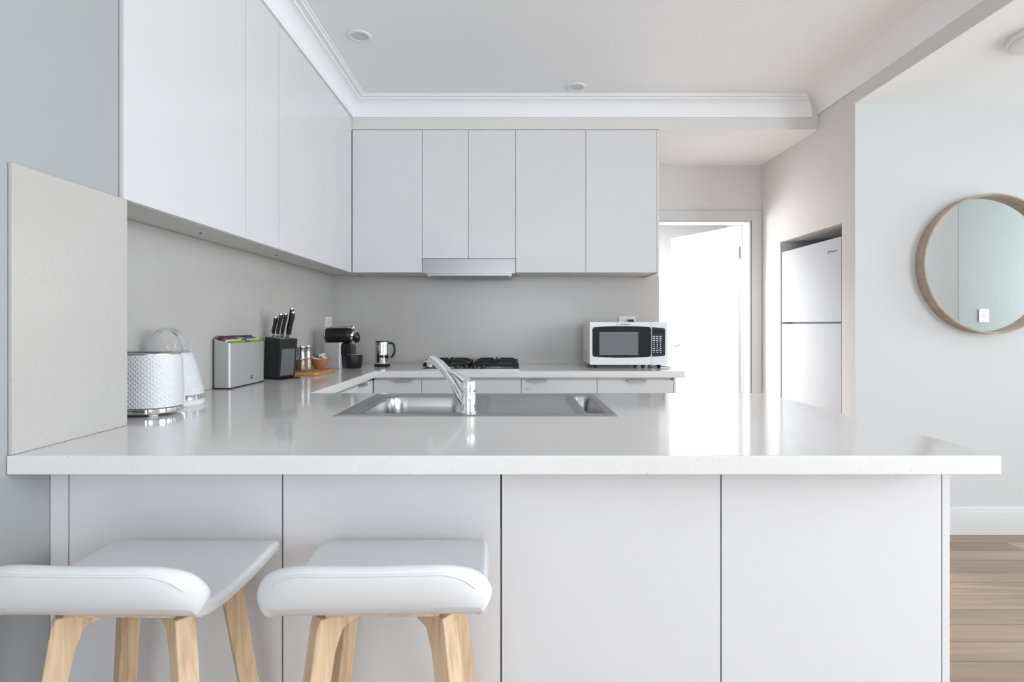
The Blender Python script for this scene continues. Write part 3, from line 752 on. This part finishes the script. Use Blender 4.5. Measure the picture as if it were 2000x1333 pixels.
# ------------------------------------------------------------------ chopping board file
x0, x1, y0, y1 = -1.268, -1.196, 2.340, 2.667
t = thing('board_holder', 'silver upright holder with coloured chopping boards against the left wall', 'holder', ((x0 + x1) / 2, (y0 + y1) / 2, ZC))
cs = bmesh.new()
outp = rrect(x0, x1, y0, y1, .012, 4); innp = rrect(x0 + .004, x1 - .004, y0 + .004, y1 - .004, .009, 4)
ztop = lambda x: ZC + .194 + .021 * (x1 - x) / (x1 - x0)
lo = [cs.verts.new((x, y, ZC + .006)) for x, y in outp]; hi = [cs.verts.new((x, y, ztop(x))) for x, y in outp]
ih = [cs.verts.new((x, y, ztop(x))) for x, y in innp]; il = [cs.verts.new((x, y, ZC + .010)) for x, y in innp]
for a, b in ((lo, hi), (hi, ih), (ih, il)):
    for k in range(len(a)): k2 = (k + 1) % len(a); cs.faces.new((a[k], a[k2], b[k2], b[k]))
cs.faces.new(lo[::-1]); cs.faces.new(il); bmesh.ops.recalc_face_normals(cs, faces=cs.faces[:])
add('case', cs, 'silverplastic', t)
add('base', B(x0 + .001, x1 - .001, y0 + .001, y1 - .001, ZC + .0004, ZC + .0058), 'black', t)
text('logo', 'joseph\njoseph', .009, 'print', t, (x1 + .0004, (y0 + y1) / 2 + .03, ZC + .035), Euler((R(90), 0, R(90))))
for k, (mm, dz) in enumerate((('purple', .009), ('slate', .005), ('white', .002), ('green', .002))):
    bx = x0 + .012 + k * .0155
    pts = rrect(y0 + .012, y1 - .012, ZC + .02, ztop(bx + .005) + .006 + dz, .012, 4)
    tb = tag(add('chopping_board', PR(pts, bx, bx + .0075, 'yzx'), mm, origin=(bx, (y0 + y1) / 2, ZC + .02)),
        ['maroon', 'slate grey', 'white', 'green'][k] + ' plastic chopping board standing in the silver holder', 'chopping board', 'boards in the holder')
    add('index_tab', B(bx - .0005, bx + .008, (y0 + y1) / 2 - .02, (y0 + y1) / 2 + .03, ztop(bx + .005) + dz - .004, ztop(bx + .005) + .0065 + dz), 'slate' if k != 1 else 'greyplastic', tb)

# ------------------------------------------------------------------ knife block
kx, ky = -1.195, 2.815
t = thing('knife_block', 'black slanted knife block with a smoked window', 'knife block', (kx, ky, ZC))
# side profile in xz leaning towards +x, thick in y
pf = [(-1.252, ZC + .006), (-1.150, ZC + .006), (-1.128, ZC + .203), (-1.238, ZC + .213)]
blk = PR(pf, 2.762, 2.872); bevel(blk, .003, 1); add('block', blk, 'black', t)
add('base_plate', B(-1.255, -1.118, 2.757, 2.880, ZC + .0004, ZC + .0055, .002), 'black', t)
def on_side(u, v): # point on the slanted +x face
    return (-1.150 + .022 * v + .0012, 2.762 + .110 * u, ZC + .006 + .197 * v)
wd_ = bmesh.new(); q = [on_side(*p) for p in ((.12, .06), (.88, .06), (.88, .74), (.12, .74))]
va = [wd_.verts.new(p) for p in q]; vb = [wd_.verts.new((p[0] - .002, p[1], p[2])) for p in q]
wd_.faces.new(va); wd_.faces.new(vb[::-1])
for i in range(4): wd_.faces.new((va[i], vb[i], vb[(i + 1) % 4], va[(i + 1) % 4]))
bmesh.ops.recalc_face_normals(wd_, faces=wd_.faces[:]); add('window', wd_, 'smoke', t)
ks = [(-1.215, 2.790, .100, .020, 'shortest black knife at the wall side of the knife block'), (-1.195, 2.800, .118, .022, 'black handled knife second from the wall in the knife block'), (-1.180, 2.815, .122, .024, 'black handled knife in the middle of the knife block'),
      (-1.175, 2.845, .150, .024, 'tallest black knife in the knife block'), (-1.152, 2.835, .132, .030, 'black handled knife at the window side of the knife block')]
for x, y, ln, lean, lab in ks:
    zb = ZC + .203 + .0103 * (-1.128 - x) / .11 + .001
    d = Vector((.22, 0, 1)).normalized()
    b0 = Vector((x, y, zb))
    kf = thing('knife', lab, 'knife', b0, group='knives in the knife block')
    P_ = lambda s_, o_=0: b0 + d * s_ + Vector((1, 0, -.22)).normalized() * o_
    add('bolster', T([P_(0), P_(.018)], [.0075, .0085], 10, ell=1.2), 'chrome', kf)
    add('handle', T([P_(.0182), P_(ln * .35, -.002), P_(ln * .6, .001), P_(ln * .85, .003), P_(ln, .002)], [.0080, .0105, .0095, .0115, .0100], 10, ell=.75), 'black', kf)
    add('end_cap', T([P_(ln + .0002, .002), P_(ln + .006, .003)], [.0105, .0080], 10, ell=.75), 'chrome', kf)
    rv = bmesh.new()
    for s_ in (.4, .7): cyl(rv, P_(ln * s_) + Vector((0, -.0095, 0)), P_(ln * s_) + Vector((0, -.006, 0)), .0025, seg=8)
    add('rivet', rv, 'chrome', kf)
    o_ = Matrix.Rotation(R(-25), 4, 'Z') @ (b0 - Vector((kx, ky, 0)))
    kf.location = (kx + .009 + o_.x, ky + o_.y, b0.z); kf.rotation_euler = (0, 0, R(-25))
t.rotation_euler = (0, 0, R(-25)); t.location = (kx + .009, ky, ZC)

# ------------------------------------------------------------------ wooden board, grinders, bowl
zb = ZC + .019
bd = PR(rrect(-1.245, -1.042, 2.948, 3.260, .014, 4), ZC + .0004, zb, 'xyz'); bevel(bd, .003, 2)
tag(add('serving_board', bd, 'board', origin=(-1.143, 3.1, ZC)), 'warm wooden serving board holding the grinders and bowl', 'board')
zg = zb + .0004
gr = [(-1.150, 3.018, 'spice', 'pepper grinder with steel top nearest the front of the board'), (-1.152, 3.108, 'salt', 'salt grinder with steel top next to the terracotta bowl'), (-1.183, 3.065, 'chilli', 'dark spice grinder with steel top half hidden by the knife block')]
for x, y, mm, lab in gr:
    t = thing('spice_grinder', lab, 'grinder', (x, y, zg), group='spice grinders on the wooden board')
    add('jar', L([(0, 0), (.0195, 0), (.0215, .002), (.0215, .062), (.0195, .070), (.0180, .070), (.0198, .060), (.0198, .004), (0, .004)], (x, y, zg), 28), 'glass', t)
    add('spice', L([(0, .0045), (.0192, .0045), (.0192, .060), (0, .062)], (x, y, zg), 24), mm, t)
    add('grinder_top', L([(0, .0705), (.0200, .0705), (.0195, .078), (.0165, .098), (.0170, .118), (.0205, .128), (.0210, .130), (0, .130)], (x, y, zg), 28), 'steel', t)
    add('cap', L([(0, .1302), (.0205, .1302), (.0210, .133), (.0200, .1375), (0, .139)], (x, y, zg), 28), 'chrome', t)
bc = (-1.112, 3.190, zg)
t = tag(add('bowl', L([(0, 0), (.022, 0), (.024, .003), (.038, .020), (.048, .040), (.052, .058), (.0495, .058), (.045, .041), (.035, .023), (.020, .007), (0, .006)], bc, 40), 'terra', origin=bc), 'small terracotta bowl filled with sachets', 'bowl')
for k in range(13):
    a = k * 2.4; rr_ = .008 + .026 * ((k * 7) % 10) / 10; hz = .044 + .006 * (k % 3) + (.012 if k > 6 else 0) + (.012 if k > 9 else 0)
    bm = B(-.020, .020, -.008, .008, -.0025, .0025, .001, 1)
    rt = Euler((random.uniform(-.5, .5), random.uniform(-.55, .55), a)).to_matrix().to_4x4()
    bm.transform(Matrix.Translation((bc[0] + rr_ * math.cos(a), bc[1] + rr_ * math.sin(a), bc[2] + hz)) @ rt)
    wht = k % 3 != 0
    tag(add('sachet', bm, 'sachet' if wht else 'sachet2', origin=(bc[0], bc[1], bc[2] + hz)), 'slim white paper sachet in the terracotta bowl' if wht else 'slim brown paper sachet in the terracotta bowl', 'sachet', 'white sachets in the bowl' if wht else 'brown sachets in the bowl')

# ------------------------------------------------------------------ capsule coffee machine
ya, yb = 3.43, 3.545; ym = (ya + yb) / 2
t = thing('coffee_machine', 'black and silver capsule coffee machine in the corner', 'coffee machine', (-1.07, ym, ZC))
zz = lambda y: EYE + (635 - y) * 3.43 / 1080
tank = PR([(-1.172, ZC + .0005), (-1.077, ZC + .0005), (-1.077, zz(671)), (-1.085, zz(669.5)), (-1.160, zz(669.5)), (-1.172, zz(674))], ya, yb); bevel(tank, .004, 2); add('water_tank', tank, 'silverplastic', t)
fr = PR([(-1.0768, ZC + .0005), (-1.068, ZC + .0005), (-1.068, zz(675)), (-1.062, zz(671)), (-1.062, zz(669.5)), (-1.0768, zz(669.5))], ya - .001, yb + .001); add('front_trim', fr, 'white', t)
col = PR([(-1.0678, ZC + .085), (-1.000, ZC + .085), (-1.000, zz(680)), (-1.004, zz(674)), (-1.0615, zz(670)), (-1.0675, zz(676))], ya + .008, yb - .008); bevel(col, .006, 2); add('column', col, 'black', t)
dripp = L([(0, .0005), (.050, .0005), (.056, .008), (.062, .06), (.063, .082), (.059, .085), (0, .085)], (-1.008, ym, ZC), 40, sx=1.0, sy=.95); add('drip_tray', dripp, 'black', t)
add('grate', L([(0, .0853), (.052, .0853), (.052, .0875), (0, .0875)], (-1.008, ym, ZC), 40), 'greyplastic', t)
hd = bmesh.new(); hx0, hx1 = -1.183, -1.010; zc0 = (zz(643.5) + zz(669)) / 2; hr = (zz(643.5) - zz(669)) / 2
tube(hd, [(hx0, ym, zc0), (hx0 + .008, ym, zc0), (hx0 + .03, ym, zc0), (hx1 - .03, ym, zc0), (hx1 - .006, ym, zc0 - .001), (hx1, ym, zc0 - .002)], [hr * .72, hr * .9, hr, hr, hr * .92, hr * .8], 32, ell=1.25)
add('head', hd, 'black', t)
tr_ = bmesh.new(); tube(tr_, [(hx0 + .006, ym, zc0), (hx0 + .012, ym, zc0)], hr * .96, 32, ell=1.25); add('rear_ring', tr_, 'chrome', t)
tr_ = bmesh.new(); tube(tr_, [(hx1 + .0005, ym, zc0 - .003), (hx1 + .011, ym, zc0 - .006)], [hr * .86, hr * .72], 28, ell=1.1); add('front_ring', tr_, 'chrome', t)
nz = bmesh.new(); tube(nz, [(hx1 + .0115, ym, zc0 + .004), (hx1 + .022, ym, zc0 - .010), (hx1 + .029, ym, zc0 - .030), (hx1 + .030, ym, zc0 - .044)], [.030, .028, .020, .010], 20); add('spout', nz, 'black', t)
lv = bmesh.new(); tube(lv, [(hx0 + .03, ym, zc0 + hr + .002), (hx1 - .02, ym, zc0 + hr + .004), (hx1 + .004, ym, zc0 + hr + .010), (hx1 + .012, ym, zc0 + hr + .011)], [.007, .008, .008, .006], 12, ell=2.0); add('lever', lv, 'chrome', t)

# ------------------------------------------------------------------ milk frother
c = (-.858, 3.640, ZC)
t = thing('milk_frother', 'polished steel milk frother jug with a black handle', 'milk frother', c)
add('base', L([(0, .0004), (.049, .0004), (.051, .004), (.051, .014), (.048, .017), (0, .017)], c), 'black', t)
add('jug', L([(0, .0175), (.046, .0175), (.047, .022), (.0465, .08), (.046, .132), (.0475, .134), (.0475, .137), (.046, .139), (.046, .160), (.0445, .160), (.044, .139), (.0, .137)], c, 48), 'chrome', t)
add('lid', L([(0, .158), (.0438, .158), (.0438, .163), (.040, .167), (0, .168)], c, 48), 'black', t)
add('handle', T([(c[0] + .046, c[1], ZC + .152), (c[0] + .060, c[1], ZC + .155), (c[0] + .076, c[1], ZC + .143), (c[0] + .083, c[1], ZC + .115), (c[0] + .078, c[1], ZC + .085), (c[0] + .064, c[1], ZC + .062), (c[0] + .056, c[1], ZC + .058)], [.006, .007, .0075, .0075, .0075, .007, .005], 12), 'black', t)
k = bmesh.new(); cyl(k, (c[0] + .006, c[1] - .0468, ZC + .068), (c[0] + .006, c[1] - .050, ZC + .068), .010, seg=20); add('button', k, 'black', t)

# ------------------------------------------------------------------ bar stools
def make_stool(label):
    """local frame: origin on the floor under the seat centre, back lip towards -y (the camera)"""
    t = thing('bar_stool', label, 'stool', (0, 0, 0), group='stools at the breakfast bar')
    W_ = .183; SZ = .742
    # centre line of the padded shell: (y, z, lip weight)
    base_ = [(-.172, .0), (-.168, .0), (-.158, .0), (-.135, .0), (-.10, -.004), (-.04, -.006), (.03, -.004), (.09, .0), (.135, .001), (.158, -.004), (.170, -.016), (.173, -.034)]
    lip = [1.0, .62, .30, .10, .02, 0, 0, 0, 0, 0, 0, 0]
    LH = .088
    nu = 26; g = bmesh.new(); rows = []
    for (yy, zz_), lw in zip(base_, lip):
        r = []
        for i in range(nu + 1):
            u = -1 + 2 * i / nu
            u = math.copysign(abs(u) ** .85, u)
            h = max(0.0, 1 - abs(u) ** 5.5) ** .5
            wd = W_ * (1 - .04 * lw)
            crn = 1 - .05 * max(0, (yy - .10) / .07) ** 2
            bow = .010 * (u * u)             # back wraps slightly forward at the ends
            r.append(g.verts.new((u * wd * crn, yy + (bow + .022 * abs(u) ** 6) * max(lw, .15 if yy < -.12 else 0) * 1.4, SZ + zz_ + .010 * u * u * (1 - lw) * 0 + LH * lw * (.16 + .84 * h))))
        rows.append(r)
    for a, b in zip(rows, rows[1:]):
        for i in range(nu): g.faces.new((a[i], a[i + 1], b[i + 1], b[i]))
    bmesh.ops.recalc_face_normals(g, faces=g.faces[:])
    # boundary of the upper edge, for the piping
    seam = [v.co + Vector((0, -.034, -.010)) for v in rows[0][1:-1]] + [r[-1].co + Vector((.012, 0, -.006)) for r in rows[1:-1]] + [v.co + Vector((0, .012, .004)) for v in rows[-1][::-1]] + [r[0].co + Vector((-.012, 0, -.006)) for r in rows[1:-1][::-1]]
    up_ = sum((f.normal.z for f in g.faces)) > 0
    seat = add('seat', g, 'leather', t, True)
    if not up_: seat.data.flip_normals()
    md = seat.modifiers.new('pad', 'SOLIDIFY'); md.thickness = .027; md.offset = -1; md.use_even_offset = False
    md = seat.modifiers.new('soft', 'SUBSURF'); md.levels = 2; md.render_levels = 2
    bpy.context.view_layer.update()
    ev = seat.evaluated_get(bpy.context.evaluated_depsgraph_get()); me = bpy.data.meshes.new_from_object(ev)
    seat.modifiers.clear(); seat.data = me; me.polygons.foreach_set('use_smooth', [True] * len(me.polygons))
    # piping follows the seam just inside the outer edge
    from mathutils.bvhtree import BVHTree
    tb_ = bmesh.new(); tb_.from_mesh(me); tree = BVHTree.FromBMesh(tb_); tb_.free()
    seam = [tree.find_nearest(p)[0] for p in seam]
    seam = [p for i, p in enumerate(seam) if (p - seam[i - 1]).length > .003]
    add('piping', T(seam, .0024, 8, True), 'leather', seat, True)
    add('underframe', B(-.10, .10, -.09, .10, SZ - .046, SZ - .034, .003), 'beech', t, True)
    # four bent-ply legs, each a flat blade standing in a diagonal plane
    for sx_ in (-1, 1):
        for sy_ in (-1, 1):
            lb = bmesh.new()
            # profile in (r, z): r measured outwards along the diagonal
            pfl = [(.080, SZ - .046), (.148, SZ - .046), (.153, SZ - .060), (.250, .0005), (.226, .0005), (.120, SZ - .110), (.106, SZ - .074), (.080, SZ - .062)]
            prism(lb, pfl, -.017, .017, 'xzy'); bevel(lb, .0015, 1)
            ang_ = math.atan2(sy_ * .78, sx_ * 1.0)
            lb.transform(Matrix.Translation((0, .004, 0)) @ Matrix.Rotation(ang_, 4, 'Z'))
            add('leg', lb, 'beech', t, True)
    return t
st = make_stool('white upholstered bar stool with beech legs, right one, in full view')
st.location = (-.232, 1.068, 0); st.rotation_euler = (0, 0, R(1.5))
s2 = copy_tree(st); s2.location = (-.693, 1.066, 0); s2.rotation_euler = (0, 0, R(-1.0))
s2['label'] = 'white upholstered bar stool with beech legs, left one, cut by the picture edge'
